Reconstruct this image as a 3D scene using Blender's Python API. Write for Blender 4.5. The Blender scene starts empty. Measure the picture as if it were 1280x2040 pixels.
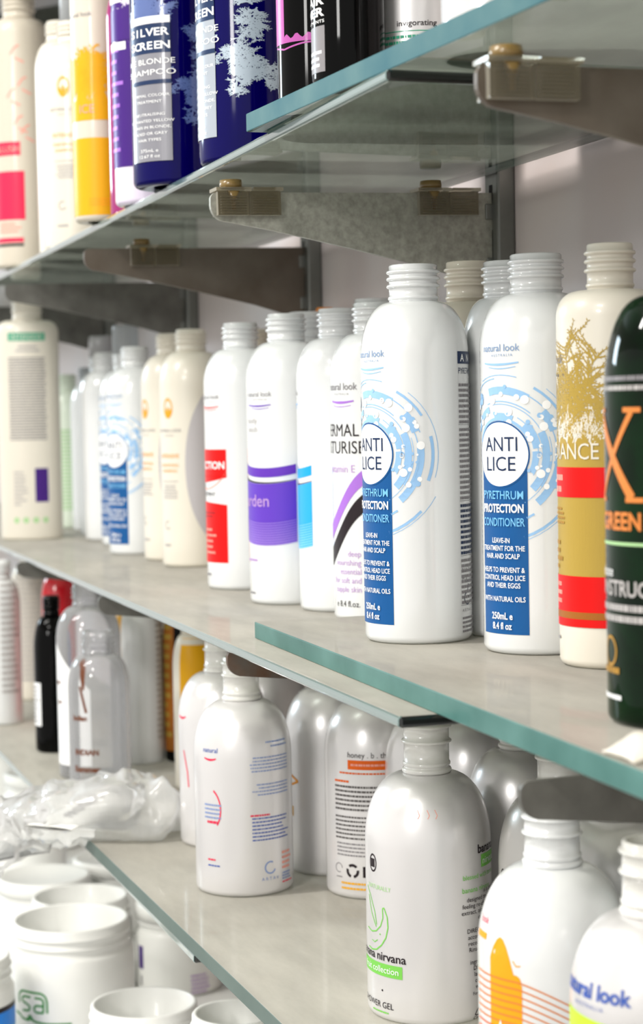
import bpy, bmesh, math, random
from mathutils import Vector, Matrix
random.seed(7)
PI = math.pi
SC = bpy.context.scene
COL = SC.collection

# ------------------------------------------------------------------ camera
F = 3800.0                                  # focal length in pixels of the 1280x2040 frame
CAMP = Vector((0.0, -0.442, 1.30))          # 44 cm in front of the wall
RHO = math.radians(1.1)
_x0 = -1260 * math.cos(RHO) + 172 * math.sin(RHO)
_y0 = 1260 * math.sin(RHO) + 172 * math.cos(RHO)
PHI = math.atan(_y0 / F)
TH = math.atan(-_x0 * math.cos(PHI) / F)
fwd = Vector((-math.cos(TH) * math.cos(PHI), math.sin(TH) * math.cos(PHI), -math.sin(PHI)))
r0 = Vector((math.sin(TH), math.cos(TH), 0))
u0 = r0.cross(fwd)
CR = r0 * math.cos(RHO) - u0 * math.sin(RHO)
CU = u0 * math.cos(RHO) + r0 * math.sin(RHO)
cd = bpy.data.cameras.new('camera')
cam = bpy.data.objects.new('camera', cd); COL.objects.link(cam)
M3 = Matrix((CR, CU, -fwd)).transposed()
cam.matrix_world = Matrix.Translation(CAMP) @ M3.to_4x4()
cd.sensor_fit = 'VERTICAL'; cd.sensor_height = 36.0
cd.lens = F / 2040 * 36
cd.clip_start = 0.02; cd.clip_end = 60
cd.dof.use_dof = True
cd.dof.focus_distance = 0.93
cd.dof.aperture_fstop = 13.5
SC.camera = cam

# ------------------------------------------------------------------ light and exposure
SC.view_settings.view_transform = 'Standard'
SC.view_settings.look = 'None'
SC.view_settings.gamma = 1.0
SC.view_settings.use_curve_mapping = False
SC.view_settings.exposure = 0.32
wd = bpy.data.worlds.new('world'); SC.world = wd; wd.use_nodes = True
wd.node_tree.nodes['Background'].inputs[0].default_value = (1.0, 0.98, 0.95, 1)
wd.node_tree.nodes['Background'].inputs[1].default_value = 0.75

def area(name, loc, target, sx, sy, power, color):
    l = bpy.data.lights.new(name, 'AREA'); l.shape = 'RECTANGLE'; l.size = sx; l.size_y = sy
    l.energy = power; l.color = color
    o = bpy.data.objects.new(name, l); COL.objects.link(o)
    o.location = loc
    d = (Vector(target) - Vector(loc)).normalized()
    o.rotation_euler = d.to_track_quat('-Z', 'Y').to_euler()
    return o
# fluorescent battens on the shop ceiling, daylight from the shop front on the left
area('ceiling_tube_light', (0.35, -1.45, 2.5), (-0.8, -0.2, 1.3), 0.3, 0.14, 11, (1.0, 0.97, 0.92))
area('ceiling_tube_light', (-1.05, -1.05, 2.6), (-1.0, -0.15, 1.3), 0.10, 0.4, 10, (1.0, 0.97, 0.92))
area('ceiling_tube_light', (-1.15, -1.75, 2.6), (-1.0, -0.15, 1.2), 0.10, 0.4, 18, (1.0, 0.97, 0.92))
area('ceiling_tube_light', (0.9, -2.2, 2.1), (-0.8, -0.2, 1.1), 0.4, 0.3, 15, (1.0, 0.98, 0.95))
area('shop_front_light', (-3.9, -1.9, 2.1), (-1.1, -0.1, 1.2), 0.6, 0.6, 26, (0.75, 0.9, 1.0))

# ------------------------------------------------------------------ helpers
def nd(mat): return mat.node_tree.nodes, mat.node_tree.links
MATS = {}
def pm(name, color, rough=0.4, metal=0.0, coat=0.0, spec=0.5, noise=None, bump=0.0, sub=0.0):
    """principled material; noise = (scale, second colour, amount)"""
    if name in MATS: return MATS[name]
    m = bpy.data.materials.new(name); m.use_nodes = True
    N, L = nd(m); b = N['Principled BSDF']
    b.inputs['Base Color'].default_value = (*color, 1)
    b.inputs['Roughness'].default_value = rough
    b.inputs['Metallic'].default_value = metal
    b.inputs['Coat Weight'].default_value = coat
    b.inputs['Coat Roughness'].default_value = 0.06
    b.inputs['Specular IOR Level'].default_value = spec
    if sub:
        b.inputs['Subsurface Weight'].default_value = sub
        b.inputs['Subsurface Radius'].default_value = (0.01, 0.009, 0.008)
        b.inputs['Subsurface Scale'].default_value = 0.4
    if noise or bump:
        tc = N.new('ShaderNodeTexCoord'); nz = N.new('ShaderNodeTexNoise')
        L.new(tc.outputs['Object'], nz.inputs['Vector'])
        nz.inputs['Scale'].default_value = noise[0] if noise else 60
        nz.inputs['Detail'].default_value = 6
        if noise:
            rp = N.new('ShaderNodeValToRGB'); mx = N.new('ShaderNodeMixRGB')
            rp.color_ramp.elements[0].position = 0.5 - 0.22; rp.color_ramp.elements[1].position = 0.5 + 0.22
            rp.color_ramp.elements[0].color = (0, 0, 0, 1)
            rp.color_ramp.elements[1].color = (noise[2],) * 3 + (1,)
            L.new(nz.outputs['Fac'], rp.inputs[0]); L.new(rp.outputs[0], mx.inputs[0])
            mx.inputs[1].default_value = (*color, 1); mx.inputs[2].default_value = (*noise[1], 1)
            L.new(mx.outputs[0], b.inputs['Base Color'])
        if bump:
            bp = N.new('ShaderNodeBump'); bp.inputs['Strength'].default_value = bump
            bp.inputs['Distance'].default_value = 0.001
            L.new(nz.outputs['Fac'], bp.inputs['Height']); L.new(bp.outputs[0], b.inputs['Normal'])
    MATS[name] = m
    return m

def srgb(r, g, b):
    f = lambda c: ((c / 255 + 0.055) / 1.055) ** 2.4 if c > 10 else c / 255 / 12.92
    return (f(r), f(g), f(b))

def clearmat(name, tint, rough=0.03, haze=0.0, hazecol=(0.8, 0.8, 0.8), topdust=0.0, ior=1.5, facing=0.0):
    """thin clear material: tinted see-through + Fresnel gloss (+ a haze of dust, heavier on upward faces)"""
    m = bpy.data.materials.new(name); m.use_nodes = True
    N, L = nd(m); N.remove(N['Principled BSDF']); out = N['Material Output']
    tr = N.new('ShaderNodeBsdfTransparent'); tr.inputs[0].default_value = (*tint, 1)
    gl = N.new('ShaderNodeBsdfGlossy'); gl.inputs['Roughness'].default_value = rough
    fr = N.new('ShaderNodeFresnel'); fr.inputs[0].default_value = ior
    mx = N.new('ShaderNodeMixShader')
    L.new(fr.outputs[0], mx.inputs[0]); L.new(tr.outputs[0], mx.inputs[1]); L.new(gl.outputs[0], mx.inputs[2])
    last = mx
    if facing:
        lw = N.new('ShaderNodeLayerWeight'); lw.inputs[0].default_value = 0.35
        df0 = N.new('ShaderNodeBsdfDiffuse'); df0.inputs[0].default_value = (*[c * 0.8 for c in tint], 1)
        mu = N.new('ShaderNodeMath'); mu.operation = 'MULTIPLY'; mu.inputs[1].default_value = facing
        L.new(lw.outputs['Facing'], mu.inputs[0])
        m2 = N.new('ShaderNodeMixShader'); L.new(mu.outputs[0], m2.inputs[0])
        L.new(last.outputs[0], m2.inputs[1]); L.new(df0.outputs[0], m2.inputs[2]); last = m2
    if haze or topdust:
        df = N.new('ShaderNodeBsdfDiffuse'); tl = N.new('ShaderNodeBsdfTranslucent')
        tc = N.new('ShaderNodeTexCoord'); nz = N.new('ShaderNodeTexNoise'); nz.inputs['Scale'].default_value = 9
        nz.inputs['Detail'].default_value = 8; nz.inputs['Roughness'].default_value = 0.65
        mp = N.new('ShaderNodeMapping'); mp.inputs['Scale'].default_value = (1, 3.2, 1)
        L.new(tc.outputs['Object'], mp.inputs[0]); L.new(mp.outputs[0], nz.inputs['Vector'])
        cr = N.new('ShaderNodeValToRGB')
        cr.color_ramp.elements[0].position = 0.34; cr.color_ramp.elements[1].position = 0.62
        cr.color_ramp.elements[0].color = (*[c * 0.8 for c in hazecol], 1)
        cr.color_ramp.elements[1].color = (*hazecol, 1)
        L.new(nz.outputs['Fac'], cr.inputs[0])
        L.new(cr.outputs[0], df.inputs[0]); L.new(cr.outputs[0], tl.inputs[0])
        dm = N.new('ShaderNodeMixShader'); dm.inputs[0].default_value = 0.5
        L.new(df.outputs[0], dm.inputs[1]); L.new(tl.outputs[0], dm.inputs[2])
        # factor: haze everywhere, topdust where the geometry faces up
        sx = N.new('ShaderNodeSeparateXYZ'); L.new(tc.outputs['Generated'], sx.inputs[0])
        gt = N.new('ShaderNodeMath'); gt.operation = 'GREATER_THAN'; gt.inputs[1].default_value = 0.5
        L.new(sx.outputs['Z'], gt.inputs[0])
        ml = N.new('ShaderNodeMath'); ml.operation = 'MULTIPLY_ADD'; ml.inputs[1].default_value = topdust
        ml.inputs[2].default_value = haze
        L.new(gt.outputs[0], ml.inputs[0])
        m3 = N.new('ShaderNodeMixShader'); L.new(ml.outputs[0], m3.inputs[0])
        L.new(last.outputs[0], m3.inputs[1]); L.new(dm.outputs[0], m3.inputs[2]); last = m3
    L.new(last.outputs[0], out.inputs['Surface'])
    MATS[name] = m
    return m

def link(name, me, parent=None):
    o = bpy.data.objects.new(name, me); COL.objects.link(o)
    if parent is not None: o.parent = parent
    return o

def mesh(name, verts, faces, mats, midx=None, smooth=False, parent=None):
    me = bpy.data.meshes.new(name); me.from_pydata(verts, [], faces); me.update()
    for m in (mats if isinstance(mats, (list, tuple)) else [mats]): me.materials.append(m)
    if midx: me.polygons.foreach_set('material_index', midx)
    if smooth: me.polygons.foreach_set('use_smooth', [True] * len(me.polygons))
    return link(name, me, parent)

def thing(name, label, cat, group=None, loc=(0, 0, 0), rz=0):
    o = bpy.data.objects.new(name, None); COL.objects.link(o); o.empty_display_size = 0.01
    o.location = loc; o.rotation_euler = (0, 0, rz)
    return tag(o, label, cat, group)
def tag(o, label, cat, group=None, kind=None):
    if label: o['label'] = label
    if cat: o['category'] = cat
    if group: o['group'] = group
    if kind: o['kind'] = kind
    return o

def lathe_data(prof, seg=64, oval=1.0, cap0=False, cap1=False):
    vs, fs = [], []
    for r, z in prof:
        for i in range(seg):
            a = 2 * PI * i / seg
            vs.append((r * math.cos(a) * oval, r * math.sin(a), z))
    n = len(prof)
    for j in range(n - 1):
        for i in range(seg):
            k = (i + 1) % seg
            fs.append((j * seg + i, j * seg + k, (j + 1) * seg + k, (j + 1) * seg + i))
    if cap0: fs.append(tuple(reversed(range(seg))))
    if cap1: fs.append(tuple((n - 1) * seg + i for i in range(seg)))
    return vs, fs
def lathe(name, prof, mat, parent=None, seg=64, oval=1.0, cap0=False, cap1=False):
    vs, fs = lathe_data(prof, seg, oval, cap0, cap1)
    o = mesh(name, vs, fs, mat, smooth=True, parent=parent)
    return o

def box(name, x0, x1, y0, y1, z0, z1, mats, parent=None, bev=0.0, seg=2, edge=False):
    bm = bmesh.new(); bmesh.ops.create_cube(bm, size=1)
    for v in bm.verts:
        v.co = Vector((x0 + (v.co.x + .5) * (x1 - x0), y0 + (v.co.y + .5) * (y1 - y0), z0 + (v.co.z + .5) * (z1 - z0)))
    if bev: bmesh.ops.bevel(bm, geom=list(bm.edges), offset=bev, segments=seg, profile=0.5, affect='EDGES')
    bm.normal_update()
    if edge:
        for f in bm.faces: f.material_index = 0 if abs(f.normal.z) > 0.95 else 1
    me = bpy.data.meshes.new(name); bm.to_mesh(me); bm.free()
    for m in (mats if isinstance(mats, (list, tuple)) else [mats]): me.materials.append(m)
    return link(name, me, parent)

# ------------------------------------------------------------------ where things stand
Z0 = CAMP.z
MID_FAR, MID_NEAR = Z0 - 0.1215, Z0 - 0.1122
TOP_FAR, TOP_NEAR = Z0 + 0.136, Z0 + 0.145
LOW_FAR, LOW_NEAR = Z0 - 0.294, Z0 - 0.285
BASE = Z0 - 0.50

def spot(px, depth):
    """plan position (x, y) of a thing seen at column px, at this distance from the camera"""
    lat = (px - 640) / F * depth
    h = Vector((fwd.x, fwd.y, 0)).normalized()
    p = CAMP + h * depth + r0 * lat
    return p.x, p.y
def column(px, z):
    ref = 250 if z > Z0 else 600 if z > Z0 - .2 else 1700 if z > Z0 - .4 else 1900
    return px - math.sin(RHO) * (ref - 824)
def ray(px, py, z):
    d = fwd * F + CR * (px - 640) - CU * (py - 1020)
    t = (z - CAMP.z) / d.z
    return CAMP + d * t
def facing(x, y):
    return math.atan2(CAMP.y - y, CAMP.x - x)

# ------------------------------------------------------------------ prints wrapped on bottles
FONTC = {}
def text_polys(s, bold=0.0):
    k = (s, bold)
    if k in FONTC: return FONTC[k]
    cu = bpy.data.curves.new('t', 'FONT'); cu.body = s; cu.size = 1.0; cu.offset = bold; cu.resolution_u = 3
    ob = bpy.data.objects.new('t', cu); COL.objects.link(ob)
    dg = bpy.context.evaluated_depsgraph_get(); dg.update()
    me = bpy.data.meshes.new_from_object(ob.evaluated_get(dg))
    vs = [(v.co.x, v.co.y) for v in me.vertices]; fs = [tuple(p.vertices) for p in me.polygons]
    bpy.data.objects.remove(ob); bpy.data.curves.remove(cu); bpy.data.meshes.remove(me)
    w = max([v[0] for v in vs] or [0]); x0 = min([v[0] for v in vs] or [0])
    FONTC[k] = (vs, fs, x0, w)
    return FONTC[k]

class Print:
    """flat artwork in millimetres: s across the label (0 = its middle), z up from the base"""
    def __init__(self): self.v = []; self.f = []; self.m = []; self.mats = []; self.lift = []; self.L = 1
    def mi(self, m):
        if m not in self.mats: self.mats.append(m)
        return self.mats.index(m)
    def add(self, vs, fs, m, L=None):
        b = len(self.v); self.v += vs; self.lift += [L or self.L] * len(vs)
        k = self.mi(m)
        for f in fs: self.f.append(tuple(i + b for i in f)); self.m.append(k)
    def rect(self, s0, s1, z0, z1, m, L=None, top=None, bot=None):
        n = max(1, int(abs(s1 - s0) / 1.6)); k = max(1, int(abs(z1 - z0) / 6))
        vs = []
        for i in range(n + 1):
            s = s0 + (s1 - s0) * i / n
            a = bot(s) if bot else z0; b = top(s) if top else z1
            for j in range(k + 1): vs.append((s, a + (b - a) * j / k))
        fs = []
        for i in range(n):
            for j in range(k):
                a = i * (k + 1) + j; fs.append((a, a + k + 1, a + k + 2, a + 1))
        self.add(vs, fs, m, L)
    def ring(self, cs, cz, ra, rb, t0, t1, m, L=None, sx=1.0):
        n = max(3, int(abs(t1 - t0) / 6)); vs = []; fs = []
        for i in range(n + 1):
            t = math.radians(t0 + (t1 - t0) * i / n)
            for r in (ra, rb): vs.append((cs + r * math.cos(t) * sx, cz + r * math.sin(t)))
        for i in range(n): fs.append((2 * i, 2 * i + 1, 2 * i + 3, 2 * i + 2))
        self.add(vs, fs, m, L)
    def disc(self, cs, cz, r, m, L=None, sx=1.0):
        for k in range(4): self.ring(cs, cz, r * k / 4, r * (k + 1) / 4, 0, 360, m, L, sx)
    def text(self, s, cs, z, size, m, bold=0.0, align='c', sx=1.0, L=None, rot=0, maxw=None):
        vs, fs, x0, w = text_polys(s, bold)
        sz = size * 1.38
        if maxw and w * sz * sx > maxw: sx = maxw / (w * sz)
        off = {'c': -(x0 + w) / 2, 'l': -x0, 'r': -w}[align]
        c, sn = math.cos(rot), math.sin(rot)
        out = []
        for x, y in vs:
            X = (x + off) * sz * sx; Y = y * sz
            out.append((cs + X * c - Y * sn, z + X * sn + Y * c))
        self.add(out, fs, m, (L or self.L) + 1)
    def fine(self, s0, s1, z0, z1, n, m, align='l', ragged=0.3, fill=0.5):
        h = (z1 - z0) / n
        for i in range(n):
            z = z1 - h * (i + 0.5)
            w = (s1 - s0) * (1 - random.random() * ragged)
            a = {'l': s0, 'r': s1 - w, 'c': (s0 + s1 - w) / 2}[align]; e = a + w
            while a < e - 0.3:
                l = min(random.uniform(0.5, 2.6), e - a)
                self.rect(a, a + l, z - h * fill / 2, z + h * fill / 2, m, (self.L) + 1)
                a += l + 0.35
    def stroke(self, pts, w, m, L=None):
        fine = [pts[0]]
        for (a, b), (c, d) in zip(pts, pts[1:]):
            n = max(1, int(math.hypot(c - a, d - b) / 2))
            fine += [(a + (c - a) * i / n, b + (d - b) * i / n) for i in range(1, n + 1)]
        for (a, b), (c, d) in zip(fine, fine[1:]):
            dx, dz = c - a, d - b; l = math.hypot(dx, dz) or 1
            nx, nz = -dz / l * w / 2, dx / l * w / 2
            self.add([(a - nx, b - nz), (c - nx, d - nz), (c + nx, d + nz), (a + nx, b + nz)], [(0, 1, 2, 3)], m, L)
    def frost(self, s, z, ang, length, m, depth=3, w=1.0):
        """branching feathery splash of the printed frost / wheat patterns"""
        n = max(3, int(length / 1.6)); a = ang
        for i in range(n):
            a += random.uniform(-0.25, 0.25); l = length / n
            s2, z2 = s + math.cos(a) * l, z + math.sin(a) * l
            self.stroke([(s, z), (s2, z2)], w * (1 - 0.6 * i / n) * random.uniform(.7, 1.4), m)
            for sd in (-1, 1):
                if depth > 1 and random.random() < 0.75:
                    self.frost(s2, z2, a + sd * random.uniform(0.5, 1.2), length * random.uniform(.25, .5), m, depth - 1, w * 0.8)
                elif depth == 1:
                    b = a + sd * random.uniform(.4, 1.1); q = random.uniform(.5, 1.3) * w
                    self.add([(s2, z2), (s2 + math.cos(b - .35) * q, z2 + math.sin(b - .35) * q),
                              (s2 + math.cos(b) * q * 2.2, z2 + math.sin(b) * q * 2.2),
                              (s2 + math.cos(b + .35) * q, z2 + math.sin(b + .35) * q)], [(0, 1, 2, 3)], m)
            s, z = s2, z2
    def build(self, name, parent, prof, oval=1.0):
        def rad(z):
            for (ra, za), (rb, zb) in zip(prof, prof[1:]):
                if za <= z <= zb and zb > za: return ra + (rb - ra) * (z - za) / (zb - za)
            return prof[-1][0] if z > prof[-1][1] else max(p[0] for p in prof[:4])
        R = max(p[0] for p in prof); res = None
        for part, back in ((name, False), ('back_print', True)):
            vs, fs, ms, mp = [], [], [], {}
            for f, m in zip(self.f, self.m):
                if (self.v[f[0]][0] > 28) != back: continue
                g = []
                for i in f:
                    if i not in mp:
                        (s, z), L = self.v[i], self.lift[i]
                        r = rad(z / 1000) + 0.00009 * L + 0.00006; an = s / 1000 / R
                        mp[i] = len(vs); vs.append((r * math.cos(an) * oval, r * math.sin(an), z / 1000))
                    g.append(mp[i])
                fs.append(tuple(g)); ms.append(m)
            if fs:
                used = sorted(set(ms)); ms = [used.index(k) for k in ms]
                o = mesh(part, vs, fs, [self.mats[k] for k in used], ms, parent=parent); res = res or o
        return res

# ------------------------------------------------------------------ materials
WHITE = pm('white gloss plastic', srgb(224, 226, 226), 0.25, coat=1.0, sub=0.0)
CREAM = pm('cream plastic', srgb(222, 216, 202), 0.35, coat=0.25)
CREAM2 = pm('warm cream plastic', srgb(204, 196, 180), 0.4, coat=0.2)
PEARL = pm('pearl plastic', srgb(222, 220, 220), 0.29, metal=0.35, coat=0.35, spec=0.7)
PEARLD = pm('grey pearl plastic', srgb(192, 190, 186), 0.34, metal=0.45, coat=0.3, spec=0.7)
MILKY = pm('milky neck plastic', srgb(222, 221, 216), 0.25, coat=0.5)
JARW = pm('white jar plastic', srgb(236, 236, 232), 0.4, coat=0.1)
BLUEB = pm('deep blue bottle plastic', srgb(4, 0, 78), 0.09, coat=0.15, spec=0.12)
VIOLETW = pm('lilac white plastic', srgb(225, 215, 235), 0.2, coat=0.8)
BLACKB = pm('black gloss plastic', (0.0005, 0.0005, 0.0005), 0.06, coat=0.1, spec=0.08)
MAGB = pm('magenta gloss plastic', srgb(150, 30, 105), 0.1, coat=0.5)
GREENB = pm('dark green bottle plastic', (0.0004, 0.0015, 0.0006), 0.06, coat=0.2, spec=0.1, noise=(34, (0.0005, 0.07, 0.010), 0.3))  # green patches stand in for glints and light passing through the plastic
REDP = pm('red gloss plastic', srgb(200, 10, 30), 0.2, coat=0.6)
ORANGEP = pm('orange plastic', srgb(225, 140, 60), 0.3)
PALEG = pm('pale green plastic', srgb(222, 232, 215), 0.35, coat=0.2)
GREYCAP = pm('grey frosted cap', srgb(170, 170, 172), 0.25, coat=0.5)
CLEARCAP = clearmat('frosted cap plastic', (0.9, 0.92, 0.93), 0.08, haze=0.55, hazecol=(0.75, 0.77, 0.78))
CLEAR = clearmat('clear bottle plastic', (0.96, 0.96, 0.97), 0.03, haze=0.16, hazecol=(0.95, 0.95, 0.96), facing=0.25)
ACRYL = clearmat('clear acrylic', (0.86, 0.83, 0.74), 0.04, haze=0.22, hazecol=srgb(190, 180, 155), facing=0.5)
BAG = clearmat('clear crinkled film', (0.97, 0.97, 0.97), 0.10, haze=0.5, hazecol=(1.0, 1.0, 0.99), ior=1.45)
GLASST = clearmat('dusty shelf glass', (0.86, 0.92, 0.89), 0.03, haze=0.0, hazecol=srgb(222, 217, 207), topdust=0.84)
GLASSU = clearmat('greenish shelf glass', (0.80, 0.87, 0.84), 0.03, haze=0.0, hazecol=srgb(205, 208, 198), topdust=0.6)
EDGE = pm('green glass edge', srgb(52, 98, 92), 0.4, coat=0.1, spec=0.25, noise=(25, srgb(96, 140, 134), 0.7))
EDGEB = pm('blue green glass edge', srgb(44, 92, 104), 0.55, coat=0.0, spec=0.08, noise=(25, srgb(100, 130, 128), 0.7))
EDGEL = pm('grey green glass edge', srgb(92, 108, 102), 0.45, coat=0.1, spec=0.2, noise=(25, srgb(70, 90, 84), 0.7))
GLASSH = clearmat('shade-tinted shelf glass', (0.3, 0.34, 0.32), 0.05, hazecol=srgb(104, 106, 98), topdust=0.85)  # shaded copy of the shelf glass; underside darkness put into tint and dust
EDGET = pm('polished thin glass edge', srgb(96, 120, 116), 0.12, coat=1.0, spec=0.9)
BLACKEND = pm('dark cut glass end', (0.002, 0.004, 0.004), 0.2, coat=0.6)
STEEL = pm('galvanised steel', srgb(172, 172, 162), 0.5, metal=0.3, noise=(300, srgb(128, 128, 118), 0.8), bump=0.15)
STEELB = pm('brown-reflection steel', srgb(112, 104, 94), 0.5, metal=0.3, noise=(30, srgb(78, 66, 54), 0.8), bump=0.15)  # brown tones put into the colour for reflections on the third bracket
STEELD = pm('dark grey steel', srgb(112, 111, 106), 0.5, metal=0.3, noise=(60, srgb(74, 72, 68), 0.7), bump=0.1)
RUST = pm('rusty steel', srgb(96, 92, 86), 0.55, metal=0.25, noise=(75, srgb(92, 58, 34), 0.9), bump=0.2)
SLOT = pm('slot shadow gap', (0.01, 0.01, 0.01), 0.8)
AMBER = pm('amber rubber', srgb(122, 98, 50), 0.35, coat=0.4)
UPR = pm('anodised upright', srgb(132, 134, 130), 0.35, metal=0.6, noise=(40, srgb(100, 102, 98), 0.6))
INK = lambda n, c: pm('ink ' + n, c, 0.4, coat=0.08, spec=0.2)
NAVY = INK('navy', srgb(28, 48, 84)); PANEL = INK('panel blue', srgb(16, 84, 146)); SKY = INK('sky blue', srgb(150, 192, 232))
SKYT = INK('sky text', srgb(120, 190, 235)); WHT = INK('white', srgb(245, 246, 246)); RED = INK('red', srgb(220, 8, 6))
PINKR = INK('pink red', srgb(225, 40, 80)); SALM = INK('salmon', srgb(232, 160, 145)); PUR = INK('purple', srgb(98, 52, 176)); LIL = INK('lilac', srgb(164, 110, 206))
PALEP = INK('pale purple', srgb(150, 120, 205)); PT = INK('purple text', srgb(186, 150, 205)); BLK = INK('black', srgb(38, 30, 34)); GRY = INK('grey', srgb(135, 132, 135))
LGRY = INK('light grey', srgb(178, 174, 172)); CYA = INK('cyan', srgb(20, 160, 240)); PCY = INK('pale cyan', srgb(120, 200, 245))
GLD = INK('gold', srgb(176, 148, 66)); GLDD = INK('dark gold', srgb(176, 132, 52)); ORG = INK('orange', srgb(246, 160, 30)); YEL = INK('yellow', srgb(226, 166, 20))
GRN = INK('green', srgb(120, 196, 84)); SAG = INK('jar green', srgb(30, 135, 50)); TEAL = INK('teal', srgb(60, 165, 130)); SILV = pm('ink silver', srgb(172, 180, 190), 0.3, metal=0.3, coat=0.3)
SILVG = pm('ink grey silver', srgb(128, 128, 136), 0.35, coat=0.3); FROSTB = pm('ink frost blue', srgb(84, 104, 160), 0.3, coat=0.6); FROSTW = pm('ink frost white', srgb(176, 192, 206), 0.3, coat=0.6)
VIO = INK('violet', srgb(66, 30, 120)); MAG = INK('magenta print', srgb(176, 84, 160)); BTX = INK('blue text', srgb(130, 150, 196)); MBLU = INK('mid blue', srgb(60, 90, 170))
BRN = INK('brown', srgb(104, 58, 34)); COP = INK('copper', srgb(214, 128, 62)); DORG = INK('deep orange', srgb(222, 96, 16)); PGRN = INK('pale green', srgb(168, 208, 150)); LIME = INK('lime', srgb(190, 225, 60))
BRT = INK('bright blue', srgb(40, 130, 225)); SHGREY = INK('warm grey panel', srgb(184, 180, 182)); BROWNY = INK('amber brown', srgb(160, 95, 30))

# ------------------------------------------------------------------ the setting
WALLM = pm('grey lilac wall paint', srgb(206, 203, 206), 0.6, noise=(5, srgb(206, 180, 166), 0.6), bump=0.05)
tag(box('wall_back', -7, 2.5, 0, 0.1, 0, 2.8, WALLM), None, None, kind='structure')
tag(box('floor', -7, 2.5, -4.5, 0.1, -0.1, 0, pm('grey floor tile', srgb(150, 146, 140), 0.4, noise=(8, srgb(130, 126, 120), 0.6))), None, None, kind='structure')
tag(box('ceiling', -7, 2.5, -4.5, 0.1, 2.8, 2.9, pm('white ceiling board', srgb(225, 224, 220), 0.8)), None, None, kind='structure')

# uprights, brackets
US = [-0.629, -0.992, -1.335, -1.690, -2.040]
UNAME = ['nearest the camera', 'second from the camera', 'third from the camera', 'fourth from the camera', 'farthest from the camera']
for i, ux in enumerate(US):
    t = thing('wall_upright', 'slotted metal upright channel fixed to the wall, %s' % UNAME[i], 'upright', 'slotted wall uprights', (ux, 0, 0))
    box('channel', -.009, .009, -.011, 0.0, 0.62, 2.1, UPR, t, bev=.0015)
    vs, fs = [], []
    z = 0.66
    while z < 1.75:
        b = len(vs)
        for (a, c) in ((-.0022, z), (.0022, z), (.0022, z + .016), (-.0022, z + .016)): vs.append((a, -.01118, c))
        fs.append((b, b + 1, b + 2, b + 3)); z += 0.025
    mesh('slots', vs, fs, SLOT, parent=t)

def bracket(ux, ztop, L, mat, label, sag=0.0, tip=0.0155, root=0.052, clips=()):
    t = thing('shelf_bracket', label, 'bracket', 'metal shelf brackets', (ux, -.011, ztop))
    t.rotation_euler = (sag, 0, 0)
    pts = [(0, 0), (-L + .004, 0)]
    for k in range(1, 7):
        a = PI / 2 * k / 7; pts.append((-L + .004 - .004 * math.sin(a), -.004 + .004 * math.cos(a)))
    for k in range(8):
        a = PI / 2 * k / 7; pts.append((-L + .0085 - .0085 * math.cos(a), -tip + .0085 - .0085 * math.sin(a)))
    for k in range(1, 6):
        q = k / 6; pts.append((-L + .0085 + (L - .0085) * q * 0.9, -tip - (root - tip) * (q ** 1.1) * .86))
    pts += [(-.004, -root), (0, -root - .004)]
    n = len(pts); h = .0016
    vs = [(-h, p[0], p[1]) for p in pts] + [(h, p[0], p[1]) for p in pts]
    fs = [tuple(range(n)), tuple(reversed(range(n, 2 * n)))] + [(i + n, (i + 1) % n + n, (i + 1) % n, i) for i in range(n)]
    mesh('plate', vs, fs, mat, parent=t)
    for zz in (-.006, -.036):
        box('hook_lug', -.0024, .0024, -.0045, .0008, zz - .009, zz, UPR, t, bev=.0008)
    for cy in clips:
        clip(t, cy)
    return t

def clip(t, cy):
    """clear acrylic clip straddling the plate: two ribbed blocks, a flange and an amber pad with a stem"""
    c = thing_part('shelf_clip', t, (0, cy, 0))
    vs, fs = [], []
    def bx(x0, x1, y0, y1, z0, z1):
        b = len(vs)
        for X in (x0, x1):
            for Y in (y0, y1):
                for Z in (z0, z1): vs.append((X, Y, Z))
        fs.extend([(b, b + 1, b + 3, b + 2), (b + 4, b + 6, b + 7, b + 5), (b, b + 4, b + 5, b + 1),
                   (b + 2, b + 3, b + 7, b + 6), (b, b + 2, b + 6, b + 4), (b + 1, b + 5, b + 7, b + 3)])
    for s in (-1, 1):
        xa, xb = sorted((s * .0019, s * .0058))
        for y0 in (0, .0178):
            bx(xa, xb, y0, y0 + .0172, -.0125, .0)
            for k in range(7):
                z = -.0115 + k * .0014
                bx(*sorted((s * .0058, s * .0063)), y0 + .0015, y0 + .0157, z, z + .0006)
    bx(-.007, .007, -.001, .0185, .0004, .0022)
    bx(-.007, .007, .0195, .0362, .0004, .0022)
    c.data = bpy.data.meshes.new('shelf_clip'); c.data.from_pydata(vs, [], fs); c.data.materials.append(ACRYL)
    lathe('rubber_pad', [(.0001, .0022), (.0058, .0022), (.0062, .004), (.0058, .0066), (.0001, .0066)], AMBER, c, 24).location = (0, .009, 0)
    lathe('pad_stem', [(.0001, -.0095), (.0011, -.0095), (.0011, -.0055), (.0034, .0004), (.0001, .0004)], AMBER, c, 20).location = (.0, .009, 0)
    for o in c.children:
        if o.name.startswith('pad_stem'): o.location.x = .0048; o.scale = (.55, 1, 1)
    return c
def thing_part(name, parent, loc):
    o = bpy.data.objects.new(name, bpy.data.meshes.new(name)); COL.objects.link(o); o.parent = parent; o.location = loc
    return o

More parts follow.
